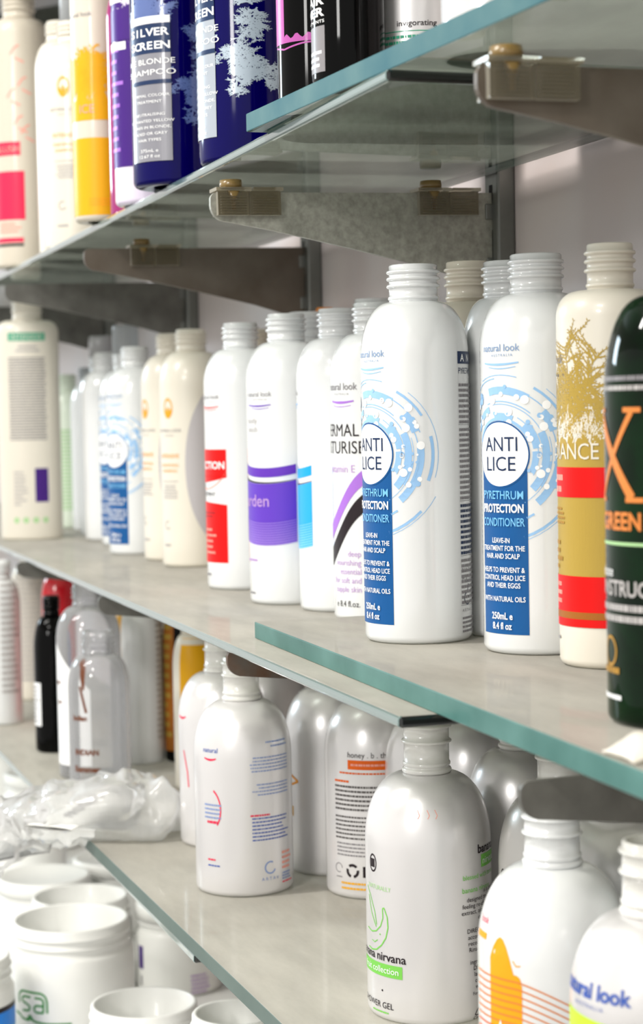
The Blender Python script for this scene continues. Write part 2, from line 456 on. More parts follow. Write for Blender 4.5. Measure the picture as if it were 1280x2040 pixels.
BT = Z0 + 0.1215
DROOP = math.radians(0.9)
bracket(US[0], BT + .002, .163, STEELB, 'dark steel bracket under the top glass shelf, cut by the right edge of the photo', DROOP * .5, clips=(-.160,))
bracket(US[1], BT, .163, STEEL, 'grey speckled steel bracket with two clear clips under the top shelf', DROOP, clips=(-.160, -.045))
bracket(US[2], BT, .163, STEELB, 'brown-reflection steel bracket under the top shelf, above the purple-banded bottles', DROOP, clips=(-.130,))
bracket(US[3], BT, .163, STEELD, 'blurred dark steel bracket under the top shelf, fourth along the wall', DROOP)
bracket(US[4], BT, .163, STEELD, 'blurred dark steel bracket under the top shelf, farthest along the wall', DROOP)
MB_ = MID_FAR - .0055
bracket(US[0], MB_ - .0075, .150, STEELD, 'dark grey steel bracket under the middle shelf above the white orange-splashed bottle', 0, tip=.0145, root=.034, clips=())
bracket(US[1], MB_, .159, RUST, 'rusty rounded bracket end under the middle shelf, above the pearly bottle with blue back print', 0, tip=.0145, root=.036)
bracket(US[2], MB_, .159, STEELD, 'grey bracket end under the middle shelf, beside the clear bottles', 0, tip=.0135, root=.036)
bracket(US[3], MB_, .159, STEELD, 'blurred grey bracket under the middle shelf, fourth along the wall', 0, tip=.0135, root=.036)

# glass shelves: a thin far sheet and a thick near sheet lying on its end, on each level
def shelf(x0, x1, yf, yb, z0, z1, top, edge, label, bev, endmat=None, k=0.0):
    t = box('glass_shelf', x0, x1, yf, yb, z0, z1, [top, edge, endmat or edge], bev=bev, seg=3, edge=True)
    xa = x1 if x1 < 0 else x0                    # the end the front edge is measured from
    for v in t.data.vertices:
        if v.co.y < (yf + yb) / 2: v.co.y += k * (v.co.x - xa)
    if endmat:
        for p in t.data.polygons:
            if abs(p.normal.x) > 0.6: p.material_index = 2
    return tag(t, label, 'glass shelf', 'glass shelf sheets')
shelf(-3.6, -0.709, -.177, -.013, MID_FAR - .005, MID_FAR, GLASST, EDGET, 'long thin glass sheet of the middle shelf, with the pale polished front edge', .0016, endmat=BLACKEND, k=-.014)
shelf(-0.992, 1.2, -.154, -.013, MID_FAR + .0002, MID_NEAR, GLASST, EDGE, 'thick green-edged glass sheet on the right of the middle shelf, under the anti lice bottles', .0006, k=-.026)
shelf(-3.6, -0.716, -.175, -.013, TOP_FAR - .005, TOP_FAR, GLASSU, EDGET, 'long thin glass sheet of the top shelf, under the blue bottles', .0016, endmat=BLACKEND, k=-.012)
shelf(-0.892, 1.2, -.182, -.013, TOP_FAR + .0002, TOP_NEAR, GLASSU, EDGEB, 'thick blue-green-edged glass sheet across the top right corner', .0006, k=.055)
shelf(-3.6, -1.000, -.190, -.013, LOW_FAR - .005, LOW_FAR, GLASST, EDGET, 'thin glass sheet of the lowest shelf, under the clear bottles and the plastic bag', .0012, endmat=BLACKEND, k=0)
shelf(-1.290, 1.2, -.195, -.013, LOW_FAR + .0002, LOW_NEAR, GLASST, EDGEL, 'thick glass sheet of the lowest shelf, under the banana bottle', .0006, k=.015)
HIGH = Z0 + .400
shelf(-3.6, 1.2, -.172, -.013, HIGH, HIGH + .006, GLASSH, EDGET, 'highest glass shelf sheet, its shade-tinted underside behind the tops of the cream bottles', .0016)
for i, ux in enumerate(US):
    bracket(ux, HIGH - .0005, .160, STEELD, 'steel bracket holding the highest glass shelf, %s' % UNAME[i], 0)
for i, ux in enumerate(US[:4]):
    bracket(ux, LOW_FAR - .0055, .11, STEELD, 'steel bracket hidden under the lowest shelf, %s' % UNAME[i], 0, tip=.0135, root=.036)

t = thing('base_cabinet', 'white ledge below the shelves carrying the jars', 'cabinet')
box('body', -3.6, 1.2, -.40, -.002, 0.0, BASE - .03, JARW, t, bev=.002)
box('worktop', -3.6, 1.2, -.42, -.002, BASE - .03, BASE, JARW, t, bev=.004)

# ------------------------------------------------------------------ bottles
def body_profile(R, H, nr, nh, sh, pw=1.0, foot=.0035):
    zs = H - nh - sh
    p = [(R * .55, 0.0006), (R - foot * 1.1, 0.0)]
    for k in range(1, 6):
        a = PI / 2 * k / 5; p.append((R - foot + foot * math.sin(a), foot - foot * math.cos(a)))
    for k in range(1, 9): p.append((R, foot + (zs - foot) * k / 8))
    for k in range(1, 15):
        a = PI / 2 * k / 14
        p.append((nr + (R - nr) * (math.cos(a) ** pw), zs + sh * math.sin(a) ** 1.0))
    return p
def neck_profile(nr, nh, z0, style):
    tube = nr
    p = [(tube * 1.0, z0 - .0006)]
    ri = .00125
    def bump(zc, w, h): 
        for k in range(7):
            a = PI * k / 6; p.append((tube + h * math.sin(a), zc - w * math.cos(a)))
    top = z0 + nh
    if style == 'thread':
        bump(z0 + nh * .10, .0009, .0006)
        bump(z0 + nh * .42, .0010, .0013)
        bump(z0 + nh * .62, .0010, .0013)
        bump(z0 + nh * .80, .0010, .0013)
    else:
        bump(z0 + nh * .05, .0013, .0011)
        bump(z0 + nh * .17, .0010, .0006)
        bump(z0 + nh * .58, .0009, .0012)
        bump(z0 + nh * .86, .0009, .0013)
    p += [(tube, top - .0006), (tube - .0005, top), (tube - .0018, top), (tube - .0022, top - .0006), (tube - .0022, z0 + .001), (tube - .0022, z0 - .001)]
    return p

PLACED = []
def bottle(name, label, cat, px, depth, R, H, zb, mat, art=None, group=None, turn=0.0, nr=.012, nh=.018, sh=.026, pw=1.0,
           oval=1.0, style='thread', neckmat=None, cap=None, seg=64, xy=None):
    x, y = xy or spot(column(px, zb), depth)
    PLACED.append((label[:40], x, y, R, zb, H))
    t = thing(name, label, cat, group, (x, y, zb), facing(x, y) + math.radians(turn))
    pr = body_profile(R, H, nr, nh, sh, pw)
    lathe('body', pr, mat, t, seg, oval)
    nk = neck_profile(nr, nh, H - nh, style)
    lathe('neck', nk, neckmat or mat, t, 48, 1.0, cap0=False, cap1=True)
    if art:
        a = Print(); random.seed(len(label) + 3); art(a)
        a.build('printed_label', t, pr, oval)
    if cap:
        cr, ch, cm, lift = cap
        lathe('cap', [(.0001, H - lift), (cr, H - lift), (cr, H - lift + ch * .94), (cr * .93, H - lift + ch), (.0001, H - lift + ch)], cm, t, 40)
    return t

def copy_bottle(src, label, px, depth, zb, turn=0.0):
    x, y = spot(column(px, zb), depth)
    PLACED.append((label[:40], x, y, .0265, zb, .186))
    r = src.copy(); COL.objects.link(r); r['label'] = label
    r.location = (x, y, zb); r.rotation_euler = (0, 0, facing(x, y) + math.radians(turn))
    for ch in src.children:
        if ch.name.startswith('cap'): continue
        c = ch.copy(); COL.objects.link(c); c.parent = r
    return r

# ---- artwork
def swoosh(a, s, z, w, h, m, th=1.3):
    f = lambda q: lambda x: z + q - h * math.cos((x - s) / w * PI) * .9
    a.rect(s - w / 2, s + w / 2, 0, 0, m, bot=f(0), top=lambda x: f(0)(x) + th * (1 - abs(x - s) / w * .8))
def logo(a, m1, m2, z=139, s=0):
    a.text('natural look', s, z, 3.4, m1, sx=.98)
    a.text('A U S T R A L I A', s + 1.5, z - 2.4, 1.2, m1)
    swoosh(a, s, z - 5.6, 21, 1.1, m2, 1.1); swoosh(a, s + 1, z - 7.3, 16, 1.0, m2, .5)

def art_lice(a):
    logo(a, INK('logo blue grey', srgb(120, 150, 190)), SKY)
    a.rect(-14, 14, 9.5, 92, PANEL)
    cz = 92
    random.seed(3)
    for (ra, rb, t0, t1) in [(37.2, 37.5, -18, 52), (34, 35.2, 32, 60), (33.8, 35.4, -22, 14), (30, 30.5, 20, 70), (27.5, 31, 60, 104), (27, 30.5, -50, 6), (26.5, 30, 22, 42),
                             (24, 24.5, 50, 110), (22.8, 23.2, 30, 100), (21, 24.5, -44, 26), (19, 19.4, -30, 60), (15.5, 19, 66, 100), (17, 20.6, 8, 46), (15.6, 17, 20, 160),
                             (25.2, 25.5, -60, 18), (34.5, 35, 95, 125), (39, 40.3, -72, -44), (41, 41.3, -75, -30), (31.5, 32.5, -78, -58), (20, 23, 108, 150), (28, 31, 116, 160), (36, 36.4, 75, 112),
                             (16.5, 19.5, -28, 4), (24.6, 25.6, -36, -8), (27.5, 28, -28, 30)]:
        a.ring(0, cz, ra, rb, t0, t1, SKY, L=1)
        if rb - ra > 2.5:
            for k in range(5):
                t = math.radians(random.uniform(t0, t1)); rr = random.choice((ra, rb))
                a.disc(rr * math.cos(t), cz + rr * math.sin(t), random.uniform(.5, 1.5), random.choice((SKY, WHT)), L=2)
    for t, r in ((30, 25), (62, 28), (8, 29), (-24, 22), (44, 32), (75, 20), (100, 25)):
        q = math.radians(t); a.disc(r * math.cos(q), cz + r * math.sin(q), 2.0, WHT, L=2)
    a.L = 3
    a.disc(0, cz, 15.3, PANEL, L=3); a.disc(0, cz, 14.6, WHT, L=4)
    a.L = 5
    a.text('ANTI', 0, 93.5, 6.8, NAVY, sx=.92, bold=.0); a.text('LICE', 0, 84.5, 6.8, NAVY, sx=1.0, bold=.0)
    a.text('PYRETHRUM', 0, 71.6, 3.9, SKYT, sx=.92, bold=.01, maxw=24.5); a.text('PROTECTION', 0, 65.5, 3.9, WHT, sx=.88, bold=.03, maxw=24.5); a.text('CONDITIONER', 0, 59.2, 3.9, SKYT, sx=.82, bold=.01, maxw=25.5)
    for s, z in (('LEAVE-IN', 51.5), ('TREATMENT FOR THE', 47.9), ('HAIR AND SCALP', 44.3), ('HELPS TO PREVENT &', 38), ('CONTROL HEAD LICE', 34.4), ('AND THEIR EGGS', 30.9), ('WITH NATURAL OILS', 24.6)):
        a.text(s, 0, z, 2.4, WHT, sx=.78, bold=.012, maxw=25)
    a.text('250mL e', 0, 16.4, 3.2, WHT, sx=.8, bold=.02); a.text('8.4 fl oz', 0, 11.8, 3.2, WHT, sx=.8, bold=.02)
    # back panel print, around the right hand side
    a.L = 1
    a.rect(50, 80, 135, 141, NAVY); a.text('A  N', 52, 136.2, 3.6, WHT, align='l', bold=.02)
    a.text('PYRETHRUM', 50.5, 130.2, 3, NAVY, align='l', sx=.8)
    z = 126
    for n, bold in ((8, 0), (14, 0), (10, 1), (9, 0)):
        a.fine(50.5, 78, z - n * 2.55, z, n, NAVY if bold else GRY, ragged=.1, fill=.55); z -= n * 2.55
        a.rect(50, 79, z - .2, z, GRY, L=2); z -= 1.2
    a.text('N A T U R A L', 51, 34, 2.2, GRY, align='l'); a.text('M A D E  I N', 51, 29.5, 2.2, GRY, align='l')
    a.ring(56, 21, 2.7, 3.2, 60, 330, NAVY); a.stroke([(56, 24), (57.6, 28)], .5, NAVY)
    a.text('A R T A V', 51, 14.5, 1.6, GRY, align='l'); a.fine(51, 76, 4, 12.5, 4, GRY)

def art_red(a):
    logo(a, GRY, RED, 133)
    a.rect(-16, 16, 79, 98, RED); a.text('PROTECTION', 14.5, 84.5, 5.2, WHT, align='r', bold=.02, L=2)
    a.rect(-16, 16, 76, 79.5, RED, bot=lambda s: 74.6 + (s + 16) ** 2 / 260); a.ring(-6, 96, 25.3, 26.2, -110, -32, SALM)
    a.text('TREATMENT', 6, 65.5, 2.8, BLK, align='r')
    a.rect(-16, 16, 19, 60, RED, top=lambda s: 61.5 - (s + 16) ** 2 / 500)
    a.fine(-10, 6, 50, 55, 2, INK('dark red', srgb(150, 20, 30)))
    a.fine(-10, 6, 24, 44, 5, SALM, fill=.35); a.fine(-12, 0, 9, 12, 1, GRY)
def art_band(dark, mid, pale, txt, tm):
    def f(a):
        logo(a, GRY, dark, 133)
        a.text('body', -6, 116, 4, LGRY, align='c'); a.text('wash', -6, 110.5, 4, LGRY)
        up = lambda b: lambda s: b + (s - 4) ** 2 / 190
        a.rect(-26, 26, 0, 0, dark, bot=up(81.5), top=up(87.5))
        a.rect(-26, 26, 0, 0, BLK, bot=up(77.6), top=lambda s: up(77.6)(s) + 1.6 - (s + 26) * .024, L=1)
        a.rect(-26, 26, 0, 0, mid, bot=up(53), top=up(77.4), L=1)
        a.rect(-26, 26, 0, 0, pale, bot=up(38), top=up(53), L=1)
        for k in range(10): a.rect(-26, 26, 0, 0, mid, bot=up(39 + k * 1.5), top=up(39.5 + k * 1.5 + k * .05), L=2)
        a.text(txt, -7, 63, 8, tm, align='c', L=2, bold=.005)
        a.fine(-16, -2, 27, 30, 1, PT); a.fine(-14, -4, 6, 8.5, 1, GRY)
    return f
def art_thermal(a):
    a.text('natural look', 0, 135, 4.2, GRY, bold=.01, sx=.95); a.text('A U S T R A L I A', 1, 132, 1.3, GRY)
    swoosh(a, 1, 128, 20, 1.3, LIL, 1.6); swoosh(a, 1, 125.8, 16, 1.0, LIL, .5)
    a.text('THERMAL', 14, 108, 7.6, BLK, align='r', sx=.9); a.text('MOISTURISE', 17.5, 98, 7.6, BLK, align='r', sx=.9)
    a.text('vitamin E', 11, 87, 4.6, PT, align='r')
    g = lambda b: lambda s: b + 42 / (1 + math.exp(-(s - 2) / 7.5))
    a.rect(-14, 20, 0, 0, LIL, bot=g(43), top=g(52)); a.rect(-14, 20, 0, 0, BLK, bot=g(27), top=g(38))
    for k, w in enumerate(('deep', 'nourishing', 'essential', 'for soft and', 'supple skin')):
        a.text(w, 14, 38 - k * 5.2, 3.6, PT, align='r', sx=.95)
    a.text('e 8.4 fl.oz.', 13, 8.6, 3.6, BLK, align='r', sx=.95)
    for z in (118, 104, 96, 84): pass
def art_dots(a):
    for z in (96, 80, 72, 68, 64, 50, 12, 8): a.fine(6, 12, z, z + 2.6, 1, GRY)
def art_band_blue(a):
    art_band(CYA, INK('sky band', srgb(40, 165, 245)), PCY, ' ', WHT)(a)
    for z in (92, 78, 71, 67.5, 64, 48, 13, 9): a.fine(60, 70, z, z + 2.4, 1, GRY)
def art_radiance(a):
    a.text('look', -8, 132, 4, GRY); swoosh(a, -8, 127, 14, 1, NAVY, 1.2)
    random.seed(12)
    for s, z, an, l in ((-6, 104, 1.35, 36), (2, 100, 1.1, 26), (8, 98, .8, 24), (-12, 100, 1.7, 30), (12, 94, 1.2, 18), (-2, 100, 1.5, 40), (-16, 106, 1.2, 34)):
        a.frost(s, z, an, l, GLD, 2, .8)
    a.rect(-20, 19, 84, 100, GLD, top=lambda s: 100 + 3 * math.sin(s * .9) + 2 * math.sin(s * 2.3)); a.rect(-20, 19, 32, 84, GLD)
    for k in range(14):
        s = -10 + k * 2.2; a.frost(s, 99 + random.uniform(-2, 4), random.uniform(.2, 1.2), random.uniform(5, 10), CREAM, 2, .7)
    a.L = 3
    a.text('RADIANCE', 16, 90.5, 7.2, CREAM, align='r', sx=.86)
    a.rect(-20, 19, 74, 87, RED, L=3); a.fine(-16, -4, 75, 85, 2, SALM)
    a.fine(-16, -2, 62, 70, 4, GLDD); a.fine(-16, -4, 42, 56, 4, GLDD, ragged=.6)
    a.rect(-20, 19, 18, 40, RED, L=3); a.rect(-20, 19, 21.5, 24.5, BROWNY, L=4); a.fine(-16, -4, 27, 38, 3, SALM)
    a.fine(-16, -8, 11, 14, 1, GRY)
def art_drop(col):
    def f(a):
        a.ring(0, 128, 6.2, 8.2, 0, 360, col, sx=.62); a.ring(0, 129, 4, 8.6, 200, 340, col, L=2, sx=.6); a.disc(0, 127, 2.2, col, L=2, sx=.5)
        a.text('NATURAL LOOK', 0, 109, 2.5, GRY); a.text('AUSTRALIA', 0, 105.5, 1.6, LGRY)
        a.text('INTENSIVE', 0, 88, 3.6, col, sx=.9); a.text('FORTIFYING', 0, 81, 2.6, col); a.text('SHAMPOO', 0, 76.5, 2.6, col)
        a.rect(-9, 9, 69, 69.5, GRY); a.fine(-9, 9, 55, 67, 5, LGRY, align='c')
        a.ring(-3, 34, 2.8, 3.5, 60, 330, GRY); a.fine(-8, 4, 16, 20, 1, LGRY)
    return f
def art_drop_curve(a):
    art_drop(ORG)(a)
    n = 40; vs = []; fs = []     # the big printed grey arch on the side
    for i in range(n + 1):
        t = math.radians(70 + 220 * i / n)
        for q in range(9): vs.append((46 + (13 + 2.2 * q) * math.cos(t), 82 + (32 + 4 * q) * math.sin(t)))
    for i in range(n):
        for q in range(8): fs.append((9 * i + q, 9 * i + q + 1, 9 * i + q + 10, 9 * i + q + 9))
    a.add(vs, fs, SHGREY, 1)
def art_backprint(top, dark):
    def f(a):
        a.rect(-21, 18, 200, 208, top); a.text('INTENSIVE', -1, 201.5, 5, CREAM, L=2)
        a.fine(-13, 12, 188, 196, 2, LGRY, align='c'); a.fine(-21, 19, 100, 184, 30, GRY, ragged=.08, fill=.55)
        a.rect(4, 18, 38, 72, dark); a.fine(-18, 0, 34, 70, 9, LGRY, ragged=.6)
        for k in range(4): a.disc(-16 + k * 10, 20, 3, PGRN)
    return f
def art_pink(a):
    a.rect(34, 60, 190, 200, PINKR); a.fine(34, 58, 30, 180, 44, GRY, ragged=.1, fill=.55)
    for s, z in ((-4, 188), (2, 160), (-8, 150), (4, 118), (-2, 126)):
        a.stroke([(s, z), (s + 4, z + 6), (s + 8, z + 8)], 1.6, SALM); a.stroke([(s + 4, z - 3), (s + 12, z - 7)], 1.6, SALM)
    a.rect(-24, 3, 99, 111, PINKR); a.text('BLUSH', 2, 102, 6, SALM, align='r', L=2)
    a.rect(-24, 6, 42, 85, PINKR); a.fine(-20, 2, 30, 40, 3, SALM); a.rect(-24, 4, 22, 26, PINKR); a.rect(-24, 4, 18.5, 21, BLK); a.disc(44, 14, 4, SALM)
def art_wheat(a):
    a.rect(-30, 16, 4, 57, YEL); a.fine(-6, 14, 10, 16, 3, ORG); a.rect(-30, 16, 69, 84, YEL, top=lambda s: 88 + 6 * math.sin(s * .45) + 2 * math.sin(s * 1.7))
    random.seed(5)
    for k in range(15):
        a.frost(random.uniform(-26, 14), random.uniform(84, 90), random.uniform(1.0, 2.1), random.uniform(12, 24), YEL, 3, 1.2)
    a.text('natural look', -12, 140, 3.4, GRY); a.text('ICE', -6, 74, 6, SALM, L=3)
def art_purple(a):
    random.seed(8)
    for k in range(26): a.frost(random.uniform(-24, 26), random.uniform(70, 215), random.uniform(0, 6), random.uniform(8, 18), VIO, 3, 1.6)
    a.L = 3
    a.rect(-20, 0, 128, 152, WHT, L=4); a.rect(-20, 22, 104, 124, VIO, L=4); a.rect(-20, 8, 24, 100, VIO, L=3)
    a.rect(-20, 3, 98, 103, WHT, L=5)
    for z in range(34, 98, 7): a.rect(-18, random.uniform(-6, 1), z, z + 2.4, LIL, L=5)
def art_silver(lab, fr):
    def f(a):
        random.seed(21)
        for k in range(20):
            a.frost(random.uniform(6, 44), random.uniform(60, 215), random.uniform(0, 6.2), random.uniform(10, 22), fr, 3, 1.2)
        for k in range(10):
            a.frost(random.uniform(-16, 12), random.uniform(168, 215), random.uniform(0, 6.2), random.uniform(10, 20), fr, 3, 1.5)
        a.L = 3
        a.rect(-15, 15, 24, 164, lab, L=4); a.rect(-15, 15, 158, 165, WHT, L=5); a.rect(-15, 15, 129, 157.5, NAVY, L=5)
        a.L = 5
        for i, ch in enumerate('SILVER'): a.text(ch, -12 + i * 4.8, 146, 7.6, WHT, sx=.8, bold=.02)
        for i, ch in enumerate('SCREEN'): a.text(ch, -12 + i * 4.8, 133, 7.6, WHT, sx=.8, bold=.02)
        a.text('ICE BLONDE', 0, 118.5, 5.6, WHT, sx=.82); a.text('SHAMPOO', 0, 108, 5.6, WHT, sx=.98)
        a.rect(-14, 15, 99, 103, NAVY, L=6)
        for i, w in enumerate(('NORMAL COLOUR', 'TREATMENT', '', 'NEUTRALISING', 'UNWANTED YELLOW', 'TONES IN BLONDE,', 'FADED OR GREY', 'HAIR TYPES')):
            if w: a.text(w, 0, 87 - i * 6.2, 2.8, WHT, sx=.85)
        a.text('375mL e', 0, 33, 3.2, WHT, sx=.85); a.text('12.67 fl oz', 0, 27.5, 3.2, WHT, sx=.85)
        a.v = [(p, 13.5 + (q - 24) * .595) for p, q in a.v]
    return f
def art_magenta(a):
    a.rect(-22, -8, 92, 190, MAG); a.rect(14, 26, 92, 190, MAG); a.rect(-22, 24, 92, 99, MAG, top=lambda s: 98 + 2.4 * math.sin(s * .8)); a.rect(-8, -3, 150, 182, MAG)
    a.stroke([(-20, 90), (-8, 86), (6, 90), (22, 92)], 1.6, MAG)
    a.v = [(p * .8, 44 + (q - 92) * .5) for p, q in a.v]
def art_hair(a):
    a.text('HAIR', 8, 150, 9, WHT, align='r', bold=.03); a.text('PRIMER', 8, 138, 9, WHT, align='r', bold=.03); a.text('TREATMENTS', 8, 131, 3.4, WHT, align='r')
    a.rect(-16, 8, 80, 128, GRY); a.fine(-14, 8, 84, 104, 3, WHT)
    a.v = [(p * .7 + 1, 30 + (q - 138) * .42) for p, q in a.v]
def art_store(a): a.text('Store below 30', 0, 52, 2.2, BROWNY, align='c')
def art_invig(a):
    a.text('invigorating', 0, 126, 4.2, BLK, bold=.01, sx=1.15); a.fine(-16, 14, 108, 116, 2, TEAL); a.rect(-20, 22, 119, 119.6, TEAL)
    a.fine(-16, 16, 30, 100, 14, GRY, ragged=.4, fill=.3)
def art_green(a):
    a.fine(-20, 22, 104, 107, 1, LGRY); a.fine(-10, 24, 107, 110, 1, GRY)
    a.L = 2
    a.stroke([(-12, 98), (10, 71)], 3.4, COP); a.stroke([(10, 98), (-10, 71)], 2.0, COP)
    for s, z in ((-12, 98.6), (10, 98.6), (-11, 70.4), (11, 70.4)): a.stroke([(s - 4, z), (s + 4, z)], 1.6, COP)
    a.text('GREEN', 2, 61, 5.6, COP, bold=.03)
    a.rect(-30, 30, 56, 57, PGRN)
    a.text('hydrate', -8, 46, 3.4, WHT); a.text('CONSTRUCTS', 2, 40, 5, LGRY, bold=.02); a.fine(-18, 26, 31, 38, 2, LGRY, fill=.6)
    a.ring(-4, 22, 4, 5, 0, 360, GLDD); a.fine(-12, 6, 14, 18, 1, GLDD); a.fine(-12, 10, 6, 9, 1, WHT)
    a.v = [(p, q * 1.11 + 2) for p, q in a.v]
def art_banana(a):
    a.ring(-4, 74, 3.5, 4.3, 0, 360, BLK, sx=.7); a.rect(-6, -2.5, 72, 76, BLK)
    a.text('NATURALLY', 0, 62, 2.2, PGRN)
    a.stroke([(-10, 33), (-6, 32.4), (-2, 33.2), (2, 36), (5, 40), (6.4, 45), (6, 50), (4, 54), (3, 53.4)], .6, GRN)
    a.stroke([(3, 53.4), (3.2, 49), (1.5, 45), (-2, 42), (-6, 41), (-11, 42)], .55, GRN)
    a.stroke([(-11, 62), (-7, 58), (-3, 51), (-1.6, 45)], .5, GRN); a.stroke([(-9, 58), (-6, 50), (-2, 44)], .5, GRN)
    a.stroke([(-6, 37), (-3.5, 36.4), (-1, 38)], .4, GRN); a.disc(1, 41, .4, GRN)
    a.text('banana nirvana', 16, 29, 4.2, BLK, align='r', bold=.01, sx=1.05)
    a.rect(-20, 14, 21.5, 27.5, GRN); a.text('fruit collection', 12, 23.2, 3.2, WHT, align='r', L=2)
    a.disc(2, 14.6, .5, BLK)
    a.text('SHOWER GEL', 9, 6.4, 3.0, BLK, align='r'); a.fine(-6, 10, 3.6, 5, 1, GRN)
    # back
    a.text('banana', 53.5, 79, 4.2, BLK, align='l', bold=.02); a.rect(56, 74, 72, 78, GRN); a.text('nirvana', 57, 73.5, 3.4, WHT, align='l', L=2)
    a.text('blessed with banana', 44, 67.5, 2.4, GRN, align='l'); a.text('banana nirvana', 43.5, 61.5, 2.5, GRN, align='l')
    for i, (w, s) in enumerate((('is a cleanser', 57.5), ('designed to cleanse', 46), ('feeling re-charged', 43.4), ('extract, aloe vera', 43), ('or shower.', 53), ('', 0), ('DIRECTIONS: apply', 46), ('accordingly. To', 46.4), ('recommended for', 46.6), ('Rinse thoroughly', 47), ('', 0),
                                ('ingredients: purified', 47.5), ('DEA, propylene', 49.5), ('lanolin, methyl', 50), ('cocoate, banana', 50.4), ('wort, balm mint', 50.6), ('red 40', 58))):
        if w: a.text(w, s, 60 - i * 2.95, 2.15, BLK, align='l')
    a.text('For external use only', 49, 12.8, 1.6, BLK, align='l'); a.text('contact to the eyes', 52, 10.8, 1.6, BLK, align='l')
def art_banana2(a):
    art_banana(a)
    for q in (22, 27, 31): a.stroke([(q, 101), (q + 1.2, 98.5), (q + .3, 97)], .35, SALM)
    # leaping rabbit outline and caption
    q = [(50, 3.5), (52, 6), (55, 7.2), (57, 9.4), (58.5, 9.6), (57.4, 7.4), (59.5, 6.4), (58, 5), (56, 4.6), (54, 3), (51, 3.2), (50, 3.5)]
    a.stroke(q, .45, BLK); a.text('Cruelty Free', 49.5, .9, 2.0, BLK, align='l')
    a.ring(64, 5.5, 1.6, 2.6, 20, 320, BLK)
def art_pearlback(a):
    a.text('natural', -17, 86, 3.0, MBLU); swoosh(a, -17, 82, 9, 1.2, PINKR, 1.4)
    a.ring(-19, 52, 12.2, 13.4, -45, 62, PINKR, sx=.7); a.fine(-22, -8, 46, 56, 4, BTX, fill=.4); a.fine(-20, -10, 43, 46, 1, PINKR); 
    a.fine(-20, -12, 21, 23, 1, PINKR); a.fine(-20, -10, 17.5, 19.5, 1, MBLU, fill=.4)
    a.fine(8, 36, 74, 84, 5, BTX, fill=.35, ragged=.1, align='r'); a.fine(8, 36, 60, 68, 4, BTX, fill=.35, align='r'); a.fine(18, 36, 88, 93, 2, BTX, fill=.35, align='r')
    a.fine(9, 38, 33, 48, 7, MBLU, fill=.35, align='l'); a.fine(8, 22, 47.5, 50, 1, PINKR, fill=.4); a.ring(20, 17, 3.0, 3.9, 60, 340, BTX); a.text('A R T A V', 20, 9.5, 2, BTX)
    a.fine(29, 40, 14, 26, 4, SALM); a.fine(29, 40, 8, 13, 3, BTX); a.fine(29, 40, 6, 7.6, 1, PINKR)
def art_pinkmark(a):
    swoosh(a, -18, 86, 10, 1.6, PINKR, 1.6); a.stroke([(-16, 64), (-12, 50), (-11, 40)], 1.1, PINKR)
def art_orangemark(a):
    a.stroke([(-20, 66), (-8, 60), (-4, 58), (-14, 54)], 1.4, ORG); a.rect(-20, -9, 36, 42, YEL); a.fine(-20, -12, 44, 54, 3, YEL); a.fine(-20, -10, 20, 22, 1, YEL)
def art_honey(a):
    a.text('honey . b . there', -16, 84, 3.4, BLK, align='l', sx=.95); a.rect(-16, 18, 77, 82.5, DORG); a.fine(-14, 16, 78.5, 81, 1, SALM); a.fine(-22, 16, 73.5, 76, 1, DORG, fill=.4)
    a.fine(-26, -12, 68.5, 71, 1, DORG); a.fine(-26, 16, 52, 68, 6, INK('soft black', srgb(90, 86, 86)), ragged=.1, fill=.45); a.fine(-26, 16, 35, 50, 6, INK('soft black', srgb(90, 86, 86)), fill=.4); a.fine(-25, 16, 25, 34, 4, GRY, fill=.4)
    for k in range(3):
        t = 90 + k * 120; a.ring(-14, 17, 2.6, 4.2, t - 48, t + 40, BLK)
    a.rect(-7.5, -4, 13.5, 20, BLK); a.ring(-24, 18, 2.4, 2.9, 0, 300, GRY); a.fine(-26, -20, 12, 13.5, 1, GRY)
    a.fine(-22, 16, 5, 11, 2, YEL, fill=.4)
def art_splash(a):
    a.text('look', -24, 85, 3, PINKR, align='c'); a.rect(-30, -20.5, 79, 81.5, ORG)
    a.rect(-17, -3, 10, 81, ORG, top=lambda s: 82 - (abs(s + 11.5) ** 1.9) * .34)
    a.disc(-4, 66, 2.6, ORG); a.rect(-17, -1, 6, 65, ORG); a.stroke([(-5, 74), (-3.4, 72), (-1.6, 72.4)], .5, ORG)
    for k in range(22):
        z = 8 + k * 2.75; m = DORG if k < 15 else COP
        a.rect(-28, 32 - k * .4, 0, 0, m, bot=lambda s, z=z: z - max(s + 4, 0) ** 1.5 * .08, top=lambda s, z=z: z + .6 - max(s + 4, 0) ** 1.5 * .08, L=3)
    a.rect(-13, -9, 40, 52, WHT, L=4, top=lambda s: 50 - abs(s + 11) * 3)
def art_nat(a):
    a.text('natural look', -22, 52, 5.4, MBLU, bold=.03); a.text('A U S T R A L I A', -22, 48.5, 1.5, MBLU)
    a.rect(-38, -6, 36, 47, LIME, top=lambda s: 46 - (s + 38) * .06)
    a.v = [(p, q + 31) for p, q in a.v]
def art_brown(a):
    a.text('Indian', -3, 66, 4, BRN, bold=.05); a.rect(-6, 2, 90, 112, BRN, top=lambda s: 112 - (s + 2) ** 2 * .4, bot=lambda s: 86 + abs(s - 1) * 4)
    a.stroke([(-2, 92), (3, 72)], 2.2, BRN); a.text('INDIAN', 2, 40, 4.2, BRN, bold=.05); a.text('Summer', 2, 27, 4.6, BRN, bold=.05); a.fine(-2, 5, 16, 19, 1, BRN)
def art_clearback(a):
    a.rect(-30, 14, 12, 120, WHT, top=lambda s: 118 - (s + 30) * 1.0); a.fine(-22, -14, 76, 82, 1, BRN); a.fine(-20, -12, 60, 66, 1, BRN)
def art_yelleft(a): a.rect(-38, -22, 8, 160, YEL); a.fine(10, 30, 20, 140, 24, LGRY)
